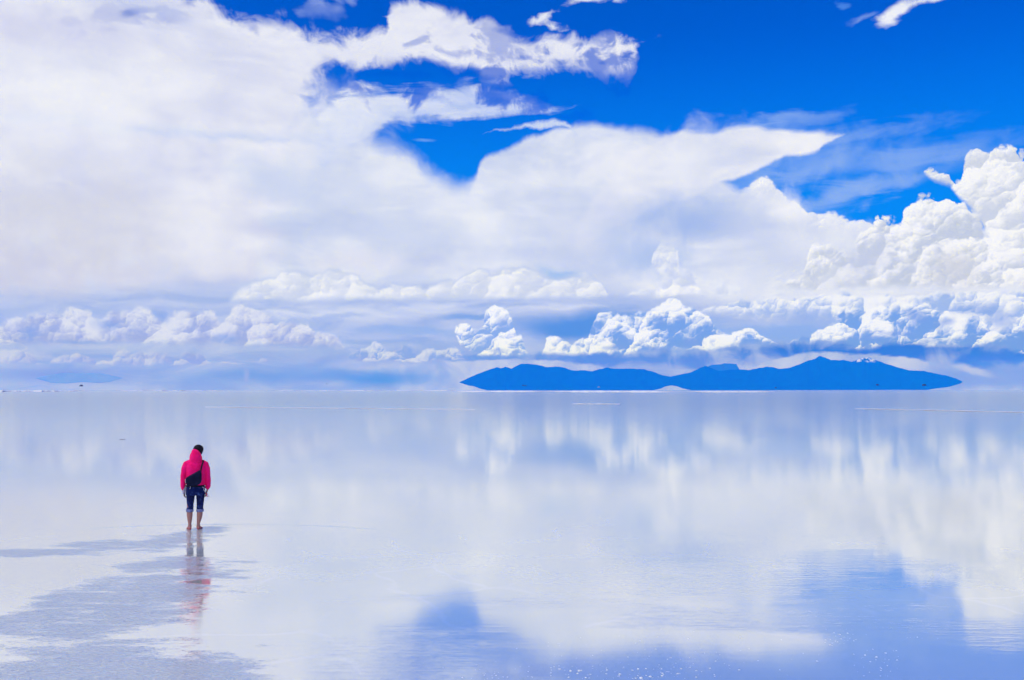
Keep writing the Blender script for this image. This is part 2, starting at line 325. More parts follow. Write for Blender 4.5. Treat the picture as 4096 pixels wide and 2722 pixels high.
    layer([(1815, 1330), (1828, 1300), (1862, 1290), (1895, 1318), (1925, 1330), (1935, 1260), (1945, 1222), (1975, 1214), (2005, 1232), (2045, 1262), (2075, 1295), (2080, 1330), (2062, 1352), (2090, 1398), (2145, 1432)],
          [(1815, 1330), (1835, 1385), (1900, 1430), (2145, 1438)],
          .012, .02, WB, C((140, 176, 236)), (.008, .016, 0), bil=(bB, .034), relief=1.6, tone=1.2, tonef=nf, basefade=.5)
    layer([(1380, 1445), (1430, 1405), (1500, 1372), (1560, 1400), (1650, 1382), (1750, 1402), (1820, 1392), (1860, 1440)],
          [(1380, 1446), (1600, 1450), (1860, 1446)], .014, .012, C((214, 222, 244)), C((140, 174, 234)), (.01, .02, 0), bil=(bB, .034), relief=1.6, tone=1.2, tonef=nf, basefade=.4, op=.9)
    layer([(-400, 1270), (0, 1262), (50, 1252), (130, 1262), (200, 1238), (300, 1226), (400, 1262), (500, 1242), (570, 1226), (640, 1262), (700, 1238), (850, 1242), (890, 1290), (940, 1228), (1010, 1216), (1040, 1250),
           (1110, 1292), (1180, 1302), (1230, 1286), (1262, 1320), (1330, 1345), (1375, 1380), (1390, 1400)],
          [(-400, 1385), (300, 1392), (600, 1385), (1000, 1392), (1390, 1404)],
          [(0, .03), (800, .02), (1390, .012)], .03, C((222, 227, 243)), C((160, 178, 230)), (.012, .02, 0), bil=(bB, .034), relief=.8, tone=2.2, tonef=nf, basefade=.5, op=.92)
    layer([(-400, 1420), (0, 1390), (60, 1400), (110, 1380), (150, 1440), (190, 1470), (230, 1425), (300, 1402), (400, 1425), (500, 1402), (620, 1412), (690, 1440), (730, 1402), (820, 1410), (835, 1460), (870, 1445), (900, 1430), (960, 1442),
           (990, 1462), (1020, 1455), (1060, 1436), (1100, 1460), (1380, 1470), (1450, 1425), (1500, 1420), (1540, 1470)],
          [(-400, 1450), (200, 1462), (600, 1466), (860, 1462), (1200, 1458), (1540, 1450)],
          .014, .014, C((205, 214, 240)), C((150, 174, 230)), (.01, .02, 0), bil=(bB, .03), relief=1.2, tone=1.2, tonef=nf, op=.85)
    for X, Y, rx, ry, op in [(3665, 1262, 60, 34, .8), (3560, 1335, 110, 16, .5), (3790, 1285, 45, 30, .8), (3470, 1350, 90, 14, .6), (3880, 1240, 120, 40, .55), (3990, 1270, 60, 50, .6), (3730, 1360, 60, 18, .6),
                             (3010, 1375, 120, 14, .5), (2770, 1370, 60, 26, .7), (2640, 1290, 40, 26, .6), (2470, 1390, 70, 14, .6), (2720, 1285, 30, 22, .6), (2640, 1400, 80, 12, .5), (2010, 1300, 30, 40, .6), (2000, 1400, 50, 14, .5),
                             (440, 1300, 70, 28, .6), (130, 1330, 50, 50, .6), (650, 1265, 40, 30, .6), (900, 1355, 90, 22, .6), (340, 1370, 200, 10, .5)]:
        blob(X, Y, rx, ry, C((128, 166, 234)), op, 0, .06, .1, .03, 1.4)
    # low blue air
    blob(1500, 1510, 420, 46, C((86, 158, 230)), .95, 0, .04, 0, .1)
    blob(1050, 1505, 560, 55, C((118, 166, 230)), .9, 0, .05, 0, .1)
    blob(250, 1500, 420, 50, C((130, 164, 226)), .9, 0, .05, 0, .1)
    blob(980, 1510, 20, 44, C((160, 182, 234)), .8, 0, .05, 0, .0)
build_sky()

# ------------------------------------------------------------------ helpers
def tag(o, label=None, cat=None, group=None, kind=None):
    if label: o['label'] = label
    if cat: o['category'] = cat
    if group: o['group'] = group
    if kind: o['kind'] = kind
    return o
def link(name, me, mat=None, parent=None, smooth=True):
    o = bpy.data.objects.new(name, me); sc.collection.objects.link(o)
    if mat: me.materials.append(mat)
    if parent: o.parent = parent
    if smooth: me.polygons.foreach_set('use_smooth', [True] * len(me.polygons))
    return o
def empty(name, loc, rz=0):
    o = bpy.data.objects.new(name, None); sc.collection.objects.link(o); o.location = loc; o.rotation_euler = (0, 0, rz); o.empty_display_size = .2
    return o
def material(name):
    m = bpy.data.materials.new(name); m.use_nodes = True; m.node_tree.nodes.clear(); nb = NB(m.node_tree)
    out = nb.new('ShaderNodeOutputMaterial'); return m, nb, out
def bsdf(nb, out, color, rough=.8, spec=.3, normal=None, sheen=0.0):
    p = nb.new('ShaderNodeBsdfPrincipled'); nb.put(p.inputs['Base Color'], (*color, 1) if isinstance(color, tuple) else color)
    nb.put(p.inputs['Roughness'], rough); nb.put(p.inputs['Specular IOR Level'], spec)
    if normal is not None: nb.put(p.inputs['Normal'], normal)
    if sheen: p.inputs['Sheen Weight'].default_value = sheen
    nb.nt.links.new(p.outputs[0], out.inputs[0]); return p
def gnd(X, Y):
    """ground point under a photograph pixel below the horizon"""
    d = CAM_H * F / (Y - HY); return ((X - CX) / F * d, d)

# ------------------------------------------------------------------ water over white salt
GX0, GX1, GY0, GY1 = -16000, 16000, -3000, 16500
def water_material():
    m, b, out = material("shallow_water_on_salt")
    tc = b.new('ShaderNodeTexCoord'); P = tc.outputs['Object']; px, py, _ = b.sep(P)
    dist = b.m('SQRT', b.add(b.mul(px, px), b.mul(py, py)))
    # ripples: fine chop everywhere, stronger where the feet have stirred the water
    Pst = b.vm('MULTIPLY', P, (.45, 1.0, 1.0))
    def cen(c, k): return b.mul(b.sub(c, .5), k)
    nA, colA = b.noise(P, .55, 4, .55); wv = b.vm('SCALE', b.vm('SUBTRACT', colA, (.5, .5, .5)), sc_=2.0)
    Pw = b.vm('ADD', P, wv); Pw2 = b.vm('ADD', P, b.vm('SCALE', wv, sc_=.35))
    mask = None; colb, _ = b.noise(b.vm('MULTIPLY', P, (.5, 1.3, 1)), 2.2, 5, .65)
    def ell(X, Y, X2, Y2, hard=.35, pw=Pw):
        nonlocal mask
        # ellipse through pixel extents: centre (X,Y), half width X2 px, near/far edges Y2=(Ynear,Yfar)
        yn = gnd(X, Y2[0])[1]; yf = gnd(X, Y2[1])[1]; cy = (yn + yf) / 2; ry = (yf - yn) / 2
        cx = (X - CX) / F * cy; rx = X2 / F * cy
        q = b.vm('MULTIPLY', b.vm('SUBTRACT', pw, (cx, cy, 0)), (1 / rx, 1 / ry, 0))
        ln = b.new('ShaderNodeVectorMath'); ln.operation = 'LENGTH'; b.put(ln.inputs[0], q)
        v = b.ss(b.mad(b.sub(colb, .5), 1.6, ln.outputs['Value']), 1.15, hard)
        mask = v if mask is None else b.m('MAXIMUM', mask, v)
    ell(560, 2370, 300, (2640, 2240)); ell(330, 2440, 260, (2560, 2300)); ell(300, 2660, 520, (2900, 2560)); ell(720, 2650, 420, (2900, 2600))
    ell(700, 2160, 150, (2215, 2118), .3, Pw2); ell(830, 2120, 90, (2140, 2100), .3, Pw2)
    ell(480, 2186, 260, (2206, 2162), .3, Pw2); ell(120, 2212, 360, (2230, 2196), .3, Pw2)
    ell(640, 2260, 200, (2300, 2225), .3, Pw2)
    stk, _ = b.noise(b.vm('MULTIPLY', P, (.6, 2.6, 1)), 1.1, 4, .6)
    mask = b.mul(mask, b.ss(stk, .18, .44))
    # a wider, fainter chopped region in front
    soft, _ = b.noise(b.vm('MULTIPLY', P, (.16, .5, 1)), 1.0, 3, .55)
    soft = b.ss(soft, .46, .66)
    n0, _ = b.noise(Pst, 3.2, 3, .6); n1, _ = b.noise(Pst, 9, 3, .6); n2, _ = b.noise(Pst, 30, 2, .6)
    n3, _ = b.noise(b.vm('MULTIPLY', P, (.12, 1, 1)), 12, 3, .6)
    # single arc of a spreading wave round the walker
    q = b.new('ShaderNodeVectorMath'); q.operation = 'DISTANCE'; b.put(q.inputs[0], b.vm('ADD', P, b.vm('SCALE', wv, sc_=.03))); q.inputs[1].default_value = (-5.45, 13.46, 0)
    rr = b.sub(q.outputs['Value'], 6.3)
    ring = b.m('MULTIPLY', b.m('EXPONENT', b.mul(b.mul(rr, rr), -420.0)), b.ss(py, 18.3, 19.4))
    near = b.mul(b.ss(dist, 32, 11), .38)
    h = b.mul(b.add(b.add(cen(n1, .026), cen(n2, .012)), cen(n0, .022)), mask)
    h = b.add(h, b.mul(b.add(cen(n3, .010), cen(n2, .0015)), b.mul(b.add(b.mul(soft, .5), .05), near)))
    h = b.add(h, b.mul(ring, .003))
    bump = b.new('ShaderNodeBump'); bump.inputs['Strength'].default_value = 1; bump.inputs['Distance'].default_value = 1.0; b.put(bump.inputs['Height'], h)
    # salt bed: faint polygon ridges, pale mottling
    mot, _ = b.noise(P, .35, 6, .6)
    vd = b.new('ShaderNodeTexVoronoi'); vd.voronoi_dimensions = '2D'; vd.feature = 'DISTANCE_TO_EDGE'; b.put(vd.inputs['Vector'], b.vm('ADD', P, b.vm('SCALE', wv, sc_=.5))); vd.inputs['Scale'].default_value = .55
    ridge = b.mul(b.ss(vd.outputs['Distance'], .045, .0), b.ss(mot, .42, .6))
    bed = b.mix(mot, (.62, .66, .64), (.71, .74, .70)); bed = b.mix(b.mul(ridge, .35), bed, (.8, .82, .9))
    dif = b.new('ShaderNodeBsdfDiffuse'); b.put(dif.inputs[0], bed)
    gl = b.new('ShaderNodeBsdfAnisotropic'); gl.distribution = 'GGX'; gl.inputs['Color'].default_value = (1, .995, .955, 1)
    b.put(gl.inputs['Roughness'], b.add(b.mul(mask, .02), b.mad(b.ss(dist, 20, 140), .026, .066))); b.put(gl.inputs['Normal'], bump.outputs[0])
    geo = b.new('ShaderNodeNewGeometry')
    dt = b.new('ShaderNodeVectorMath'); dt.operation = 'DOT_PRODUCT'; b.put(dt.inputs[0], geo.outputs['Incoming']); b.put(dt.inputs[1], bump.outputs[0])
    fres = b.m('POWER', b.m('SUBTRACT', 1.0, b.m('ABSOLUTE', dt.outputs['Value'])), 2.0)
    fac = b.mad(fres, .20, .54)
    mx = b.new('ShaderNodeMixShader'); b.put(mx.inputs[0], fac); b.nt.links.new(dif.outputs[0], mx.inputs[1]); b.nt.links.new(gl.outputs[0], mx.inputs[2])
    b.nt.links.new(mx.outputs[0], out.inputs[0])
    return m
me = bpy.data.meshes.new("water")
xs = [GX0, -3000, -600, -120, -30, 30, 120, 600, 3000, GX1]; ys = [GY0, -500, -50, 0, 15, 30, 60, 150, 500, 2000, 6000, GY1]
vs = [(x, y, 0) for y in ys for x in xs]; nx = len(xs)
fs = [(j * nx + i, j * nx + i + 1, (j + 1) * nx + i + 1, (j + 1) * nx + i) for j in range(len(ys) - 1) for i in range(nx - 1)]
me.from_pydata(vs, [], fs)
tag(link("water", me, water_material(), smooth=False), "still shallow water over a white salt flat, mirroring the sky", kind='structure')

def salt_material():
    m, b, out = material("dry_salt"); tc = b.new('ShaderNodeTexCoord')
    n, _ = b.noise(tc.outputs['Object'], 2.0, 5, .6, dim='3D')
    bsdf(b, out, b.mix(n, (.78, .80, .84), (.9, .91, .94)), .7, .2); return m
SALT = salt_material()
rnd = random.Random(5)
def salt_strip(name, X0, X1, Yn, Yf, label, amp=.3, z=.14):
    """thin raised sheet of dry salt between two pixel rows, with ragged tapering ends"""
    top, bot = [], []; n = 60
    for i in range(n + 1):
        t = i / n; X = X0 + (X1 - X0) * t; w = min(1, 6 * min(t, 1 - t) ** .8 + .0) 
        w *= .55 + .45 * math.sin(t * 9 + X0) * math.sin(t * 23 + 1) + rnd.uniform(-amp, amp) * .6
        w = max(.03, w); mid = (Yn[0] * (1 - t) + Yn[1] * t + Yf[0] * (1 - t) + Yf[1] * t) / 2
        hw = abs(Yn[0] - Yf[0]) / 2 * w
        yn = mid + hw; yf = max(mid - hw, HY + .98)
        a = gnd(X, yn); c = gnd(X, yf); bot.append((a[0], a[1], 0)); top.append((c[0], c[1], 0))
    v = []; f = []
    for i in range(n + 1):
        (ax, ay, _), (cx, cy, _) = bot[i], top[i]; e = min(1.0, (cy - ay) * .1)
        v += [(ax, ay, .03), (ax, ay + e, z), (cx, cy - e, z), (cx, cy, .03)]
    for i in range(n):
        for k in range(3): f.append((i * 4 + k, i * 4 + 4 + k, i * 4 + 5 + k, i * 4 + 1 + k))
    me = bpy.data.meshes.new(name); me.from_pydata(v, [], f)
    return tag(link(name, me, SALT), label, kind='structure')
salt_strip("salt_bank", 1830, 3100, (1571, 1573), (1562, 1563), "bright dry salt bank along the foot of the mountains")
salt_strip("salt_bank", -60, 320, (1569, 1567), (1562, 1562), "bright dry salt bank at the far left of the horizon")
salt_strip("salt_bank", 480, 900, (1565, 1565), (1562, 1562), "thin dry salt bank on the horizon left of centre")
salt_strip("salt_bank", 1100, 1900, (1565, 1565), (1562, 1562), "thin dry salt bank on the horizon before the mountains")
salt_strip("salt_ridge", 3420, 4200, (1637, 1655), (1634.5, 1651), "pale salt ridge line crossing the water at the right", z=.05)
salt_strip("salt_ridge", 2290, 2480, (1617.5, 1618.5), (1615.5, 1616.5), "short pale salt ridge in the water below the mountains", z=.08)
salt_strip("salt_ridge", 820, 1900, (1630, 1640), (1628.7, 1638.7), "faint salt ridge line crossing the water at the left", z=.06)

# ------------------------------------------------------------------ mountains
def rock_material(name, base, snow=None):
    m, b, out = material(name); tc = b.new('ShaderNodeTexCoord'); P = tc.outputs['Object']
    n, _ = b.noise(P, .004, 8, .6, dim='3D'); n2, _ = b.noise(P, .02, 5, .6, dim='3D')
    c = b.mix(n, tuple(v * .7 for v in base), tuple(v * 1.4 for v in base))
    if snow:
        x, y, z = b.sep(P)
        dx = b.m('ABSOLUTE', b.sub(x, snow[0]))
        f = b.mul(b.ss(b.mad(b.sub(n2, .5), 120, z), snow[2], snow[2] + 25), b.ss(dx, snow[1], snow[1] * .6))
        c = b.mix(b.mul(f, b.ss(n2, .42, .55)), c, (.75, .77, .8))
    bsdf(b, out, c, .95, .05); return m
def vnoise2(x, y, seed=0):
    """value noise on arrays"""
    xi = np.floor(x).astype(int); yi = np.floor(y).astype(int); xf = x - xi; yf = y - yi
    def hsh(a, c): 
        v = np.sin(a * 127.1 + c * 311.7 + seed * 74.7) * 43758.5453; return v - np.floor(v)
    u = xf * xf * (3 - 2 * xf); w = yf * yf * (3 - 2 * yf)
    return (hsh(xi, yi) * (1 - u) + hsh(xi + 1, yi) * u) * (1 - w) + (hsh(xi, yi + 1) * (1 - u) + hsh(xi + 1, yi + 1) * u) * w
def fbm(x, y, o=5, seed=0):
    r = 0; a = .5
    for i in range(o): r = r + a * (vnoise2(x, y, seed + i) - .5); x = x * 2.03; y = y * 2.03; a *= .5
    return r
def range_mesh(name, top, bot, D, depth, mat, label, seed=1, n=420):
    """mountain range seen from far: ridge line from top, its foot (lifted at the ends as by the mirage) from bot"""
    X = np.linspace(top[0][0], top[-1][0], n)
    T = np.interp(X, *zip(*top)); Bt = np.interp(X, *zip(*bot))
    T = T + fbm(X / 14, X * 0, 4, seed) * 5 * np.clip((Bt - T) / 30, 0, 1)
    zr = CAM_H + (HY - T) / F * (D + depth * .5)
    zf = CAM_H + (HY - Bt) / F * D
    xr = (X - CX) / F
    zr = np.maximum(zr, zf + 1)
    V = 26; v = []
    for j in range(V):
        t = j / (V - 1)                    # 0 foot in front, .5 ridge, 1 foot behind
        y = D + depth * t; k = 1 - abs(2 * t - 1); prof = k ** 1.15
        z = zf + (zr - zf) * prof
        if 0 < j < V - 1 and j != (V - 1) // 2 + 0:
            z = z + fbm(X / 40, X * 0 + t * 9, 5, seed + 9) * (zr - zf) * .35 * (1 - k) * k * 4 * .5 - (zr - zf) * .02
        for i in range(n): v.append((xr[i] * y, y, float(z[i])))
    # the underside closes the body
    f = [(j * n + i, j * n + i + 1, (j + 1) * n + i + 1, (j + 1) * n + i) for j in range(V - 1) for i in range(n - 1)]
    f += [((V - 1) * n + i, (V - 1) * n + i + 1, i + 1, i) for i in range(n - 1)]
    me = bpy.data.meshes.new(name); me.from_pydata(v, [], f)
    return tag(link(name, me, mat), label, kind='structure')
ROCK = rock_material("dark_rock", (.004, .006, .010), ((3455 - CX) / F * 12500, 190, CAM_H + (HY - 1450) / F * 12500))
m_top = [(1838, 1529), (1896, 1501), (1945, 1479), (1989, 1465), (2003, 1470), (2023, 1464), (2045, 1472), (2062, 1463), (2086, 1451), (2111, 1451), (2140, 1453), (2164, 1460), (2189, 1465), (2223, 1462), (2257, 1468),
         (2291, 1479), (2340, 1479), (2369, 1482), (2403, 1472), (2430, 1465), (2442, 1471), (2471, 1473), (2510, 1471), (2549, 1474), (2578, 1475), (2617, 1486), (2651, 1500), (2685, 1507), (2700, 1501), (2759, 1489),
         (2789, 1474), (2821, 1459), (2848, 1471), (2877, 1480), (2919, 1475), (2954, 1474), (3002, 1477), (3031, 1469), (3067, 1464), (3090, 1465), (3114, 1472), (3161, 1468), (3191, 1455), (3232, 1439), (3256, 1433),
         (3280, 1418), (3303, 1426), (3321, 1435), (3374, 1436), (3410, 1442), (3445, 1427), (3475, 1424), (3504, 1436), (3552, 1453), (3587, 1465), (3635, 1479), (3694, 1480), (3735, 1492), (3782, 1500), (3824, 1513), (3850, 1527)]
m_bot = [(1838, 1529), (1872, 1541), (1896, 1545), (1925, 1557), (1950, 1562), (2615, 1562), (2640, 1556), (2661, 1546), (2685, 1541), (2709, 1545), (2730, 1554), (2765, 1562), (3710, 1561), (3740, 1555), (3794, 1548), (3842, 1533), (3850, 1527)]
range_mesh("mountain_range", m_top, m_bot, 12000, 1000, ROCK, "long dark blue mountain range on the horizon with tapering floating ends")
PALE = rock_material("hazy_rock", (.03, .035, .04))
range_mesh("mountain", [(2750, 1540), (2800, 1480), (2840, 1458), (2900, 1449), (2945, 1452), (2960, 1480), (3000, 1520)], [(2750, 1560), (3000, 1560)], 14000, 500, PALE, "dark flat-topped mountain showing behind the main range", 5, 60)
PALE2 = rock_material("haze_paled_rock", (.24, .28, .36))  # haze over the far hill painted in as a paler, lilac base colour
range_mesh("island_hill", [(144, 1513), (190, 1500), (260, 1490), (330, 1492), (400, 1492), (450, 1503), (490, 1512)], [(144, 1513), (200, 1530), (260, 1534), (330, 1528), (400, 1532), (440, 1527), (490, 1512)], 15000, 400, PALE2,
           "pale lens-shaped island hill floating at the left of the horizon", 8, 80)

# ------------------------------------------------------------------ things
def cloth_mat(name, c1, c2, scale=9, rough=.85, sheen=0.0, weave=260, bumpd=.004, sharp=(.35, .65)):
    m, b, out = material(name); tc = b.new('ShaderNodeTexCoord'); P = tc.outputs['Object']
    n, _ = b.noise(P, scale, 5, .6, dim='3D'); w, _ = b.noise(P, weave, 2, .5, dim='3D'); w2, _ = b.noise(b.vm('MULTIPLY', P, (1, 1, .5)), 16, 4, .6, dim='3D')
    h = b.add(b.mul(w2, 3.0), b.mul(w, .25))
    bp = b.new('ShaderNodeBump'); bp.inputs['Strength'].default_value = .8; bp.inputs['Distance'].default_value = bumpd; b.put(bp.inputs['Height'], h)
    bsdf(b, out, b.mix(b.ss(n, *sharp), c1, c2), rough, .1, bp.outputs[0], sheen); return m
def ring_loft(bm, rings, n=18, cap=True):
    """rings: (centre, rx, ry, direction of travel or None) -> closed tube; ry may be a (front, back) pair"""
    prev = None; first = None
    for i, r in enumerate(rings):
        c = Vector(r[0]); rx = r[1]; ry = r[2]
        if len(r) > 3 and r[3] is not None: d = Vector(r[3]).normalized()
        else:
            a = Vector(rings[max(0, i - 1)][0]); e = Vector(rings[min(len(rings) - 1, i + 1)][0]); d = (e - a).normalized()
        ref = Vector((0, 1, 0)) if abs(d.y) < .8 else Vector((0, 0, 1))
        u = ref.cross(d).normalized()
        if u.x < 0: u = -u
        w = d.cross(u).normalized()
        if w.y < 0 and abs(d.y) < .8: w = -w
        ring = []
        for k in range(n):
            t = 2 * math.pi * k / n; s = math.sin(t); ryy = ry if not isinstance(ry, tuple) else (ry[0] if s > 0 else ry[1])
            ring.append(bm.verts.new(c + u * (rx * math.cos(t)) + w * (ryy * s)))
        if prev:
            for k in range(n): bm.faces.new((prev[k], prev[(k + 1) % n], ring[(k + 1) % n], ring[k]))
        else: first = ring
        prev = ring
    if cap:
        bm.faces.new(list(reversed(first))); bm.faces.new(prev)
def ball(bm, c, r, seg=20, rings=14, rot=None):
    mt = Matrix.Translation(Vector(c)) @ (rot or Matrix.Identity(4)) @ Matrix.Diagonal((r[0], r[1], r[2], 1))
    bmesh.ops.create_uvsphere(bm, u_segments=seg, v_segments=rings, radius=1, matrix=mt)
def finish(name, bm, mat, parent=None, voxel=None, smooth=0, subsurf=0, wr=None):
    bmesh.ops.recalc_face_normals(bm, faces=bm.faces)
    me = bpy.data.meshes.new(name); bm.to_mesh(me); bm.free()
    o = link(name, me, mat, parent)
    if voxel:
        r = o.modifiers.new('remesh', 'REMESH'); r.mode = 'VOXEL'; r.voxel_size = voxel; r.use_smooth_shade = True
    if smooth:
        s = o.modifiers.new('smooth', 'SMOOTH'); s.iterations = smooth; s.factor = .5
    if subsurf:
        s = o.modifiers.new('subdivision', 'SUBSURF'); s.levels = s.render_levels = subsurf
    if wr:
        tx = bpy.data.textures.new(name + '_folds', 'CLOUDS'); tx.noise_scale = wr[1]; tx.noise_depth = 3
        d = o.modifiers.new('folds', 'DISPLACE'); d.texture = tx; d.strength = wr[0]; d.mid_level = .5; d.texture_coords = 'LOCAL'
    return o

def zx(px, pz):      # measured figure pixels (back view) -> metres, x to the right, z up
    return (px - 345) * .001835, (1094 - pz) * .001835

def build_person():
    skin_m, b, out = material("skin"); tc = b.new('ShaderNodeTexCoord'); P = tc.outputs['Object']; _, _, z = b.sep(P)
    n, _ = b.noise(P, 14, 4, .6, dim='3D')
    col = b.mix(n, (.30, .135, .115), (.42, .20, .165)); col = b.mix(b.ss(z, .07, .015), col, (.46, .10, .12))
    bsdf(b, out, col, .55, .35)
    bm = bmesh.new()
    # trunk, neck and head
    ring_loft(bm, [((0, .01, .74), .10, .08), ((0, .01, .80), .135, .10), ((0, .01, .88), .15, .105), ((0, .0, 1.0), .135, .095), ((0, .0, 1.12), .15, .10), ((0, -.005, 1.24), .165, .10),
                   ((.004, 0, 1.31), .12, .07), ((.012, .005, 1.35), .058, .055), ((.025, .015, 1.40), .05, .052), ((.045, .03, 1.46), .052, .055)])
    hc = Vector((.055, .045, 1.515)); R = Matrix.Rotation(math.radians(-28), 4, 'Z') @ Matrix.Rotation(math.radians(-8), 4, 'X')
    def hp(x, y, z): return hc + (R @ Vector((x, y, z)))
    ball(bm, hc, (.073, .09, .098), rot=R); ball(bm, hp(0, .03, -.05), (.052, .056, .055), rot=R)
    ball(bm, hp(0, .088, -.055), (.022, .018, .016), rot=R)
    ball(bm, hp(0, .096, -.018), (.011, .018, .02), rot=R); ball(bm, hp(0, .092, .002), (.007, .01, .022), rot=R)
    ball(bm, hp(0, .083, -.05), (.022, .012, .006), rot=R)
    for s in (-1, 1):
        ball(bm, hp(s * .074, -.005, -.012), (.008, .018, .03), rot=R); ball(bm, hp(s * .03, .078, .012), (.02, .012, .008), rot=R)
    # arms with hands
    def arm(s, pts):
        ring_loft(bm, [(p, r, r * .95) for p, r in pts], 14)
    arm(-1, [((-.13, 0, 1.285), .05), ((-.19, 0, 1.22), .044), ((-.218, .005, 1.10), .038), ((-.226, .01, .99), .034), ((-.232, .03, .88), .031), ((-.228, .05, .77), .022), ((-.222, .055, .74), .02)])
    arm(1, [((.14, 0, 1.275), .05), ((.20, 0, 1.21), .044), ((.226, .005, 1.09), .038), ((.232, .01, .98), .034), ((.232, .03, .87), .031), ((.222, .05, .775), .022), ((.218, .055, .745), .02)])
    for s, wx_, wz in ((-1, -.222, .745), (1, .216, .75)):
        def hpnt(a, f, d): return (wx_ - s * a * .35 - s * d * .2, .055 + a, wz - d)      # a across the palm (front), d down
        ring_loft(bm, [(hpnt(0, 0, -.01), .014, .022), (hpnt(0, 0, .02), .015, .034), (hpnt(0, 0, .055), .014, .039), (hpnt(.0, 0, .078), .012, .036)], 12)
        for a, L1, r_ in ((-.028, .052, .0075), (-.010, .066, .0082), (.009, .070, .0085), (.027, .062, .008)):
            base = Vector(hpnt(a, 0, .074)); p1 = base + Vector((-s * .004, .004, -L1 * .45)); p2 = p1 + Vector((-s * .014, .008, -L1 * .32)); p3 = p2 + Vector((-s * .016, .006, -L1 * .18))
            ring_loft(bm, [(base + Vector((0, 0, .015)), r_, r_), (p1, r_ * .98, r_ * .98), (p2, r_ * .9, r_ * .9), (p3, r_ * .7, r_ * .7)], 8)
        t0 = Vector(hpnt(.030, 0, .02)); ring_loft(bm, [(t0 - Vector((0, .012, 0)), .011, .011), (t0 + Vector((-s * .008, .014, -.022)), .0105, .0105), (t0 + Vector((-s * .016, .02, -.046)), .0085, .0085), (t0 + Vector((-s * .02, .02, -.056)), .006, .006)], 8)
    # legs
    def leg(x0, xk, xa, xf, kr):
        ring_loft(bm, [((x0, .01, .80), .085, .085), ((x0, .01, .70), .08, .082), ((x0 * .98, .005, .58), .068, .07), ((xk, 0, .46), .054, .058), ((xk, -.004, .38), .052, (.045, .06)), ((xk * .98 + xa * .02, -.008, .30), .056, (.045, .064)),
                       ((xk * .7 + xa * .3, -.005, .22), .048, (.04, .052)), ((xa, 0, .12), .031, .036), ((xa, .002, .075), .029, .037), ((xa, .005, .05), .033, .042), ((xa, .005, .02), .034, .044)], 18)
        # foot pointing away from the camera
        d = Vector((xf, 1, 0)).normalized(); c = Vector((xa, 0, 0))
        ring_loft(bm, [(c - d * .045 + Vector((0, 0, .028)), .016, .02, d), (c - d * .03 + Vector((0, 0, .030)), .031, .028, d), (c + d * .03 + Vector((0, 0, .034)), .036, .034, d), (c + d * .09 + Vector((0, 0, .026)), .042, .025, d),
                       (c + d * .14 + Vector((0, 0, .017)), .045, .016, d), (c + d * .17 + Vector((0, 0, .013)), .04, .012, d)], 14)
        sx = Vector((d.y, -d.x, 0)); sg = 1 if xf > 0 else -1
        for k, (o_, L_, r_) in enumerate(((-.031, .035, .012), (-.011, .03, .0085), (.006, .026, .008), (.021, .021, .0075), (.034, .016, .007))):
            p = c + d * .16 + sx * (o_ * sg) + Vector((0, 0, .012)); ring_loft(bm, [(p, r_, r_ * .9, d), (p + d * L_, r_, r_ * .9, d), (p + d * (L_ + .008), r_ * .6, r_ * .6, d)], 8)
        ball(bm, (xa - .03, .0, .068), (.009, .014, .014)); ball(bm, (xa + .03, .0, .072), (.009, .014, .014))
    leg(-.088, -.106, -.105, -.15, 0); leg(.088, .078, .052, .3, 0)
    body = finish("person", bm, skin_m, None, voxel=.0062, smooth=4)
    tag(body, "person in a pink hooded jacket standing barefoot in the water with back turned", "person")
    # jacket
    JK = cloth_mat("pink_jacket_cloth", (.95, .001, .13), (1.0, .006, .19), 5, .85, .08, bumpd=.006)
    bm = bmesh.new()
    ring_loft(bm, [((-.002, .0, .845), .170, .120), ((0, 0, .865), .176, .124), ((0, 0, .92), .174, .122), ((0, 0, 1.0), .170, .115), ((0, 0, 1.1), .174, .118), ((0, -.003, 1.2), .183, .12), ((.002, -.005, 1.26), .186, .112), ((.004, -.003, 1.305), .165, .095), ((.008, 0, 1.34), .115, .08), ((.012, 0, 1.37), .075, .07)], 28)
    ring_loft(bm, [((-.10, 0, 1.285), .06, .065), ((-.165, 0, 1.262), .063, .064), ((-.205, 0, 1.17), .056, .06), ((-.221, .005, 1.06), .051, .056), ((-.226, .01, .97), .051, .055), ((-.230, .02, .89), .049, .054), ((-.232, .035, .82), .044, .05), ((-.226, .045, .785), .036, .04), ((-.222, .05, .765), .028, .032)], 18)
    ring_loft(bm, [((.11, 0, 1.28), .06, .065), ((.175, 0, 1.252), .065, .066), ((.214, 0, 1.165), .058, .062), ((.222, .005, 1.06), .055, .06), ((.224, .01, .97), .055, .06), ((.222, .02, .89), .057, .062), ((.222, .035, .82), .056, .06), ((.222, .045, .785), .046, .048), ((.22, .05, .768), .032, .034)], 18)
    jk = finish("jacket", bm, JK, body, voxel=.009, smooth=6, wr=(.022, .07))
    bm = bmesh.new()
    ring_loft(bm, [((.008, -.01, 1.325), .112, .10), ((.008, -.03, 1.345), .118, .105), ((.006, -.038, 1.37), .118, .105), ((.002, -.042, 1.40), .114, .102), ((-.004, -.045, 1.44), .104, .095), ((-.014, -.048, 1.475), .084, .085), ((-.026, -.05, 1.505), .062, .07), ((-.036, -.052, 1.53), .038, .05), ((-.04, -.052, 1.543), .014, .025)], 26)
    hood = finish("hood", bm, JK, body, voxel=.009, smooth=3, wr=(.016, .06))
    # hair
    HM, b, out = material("hair"); tc = b.new('ShaderNodeTexCoord'); n, _ = b.noise(b.vm('MULTIPLY', tc.outputs['Object'], (1, 1, .25)), 120, 3, .6, dim='3D')
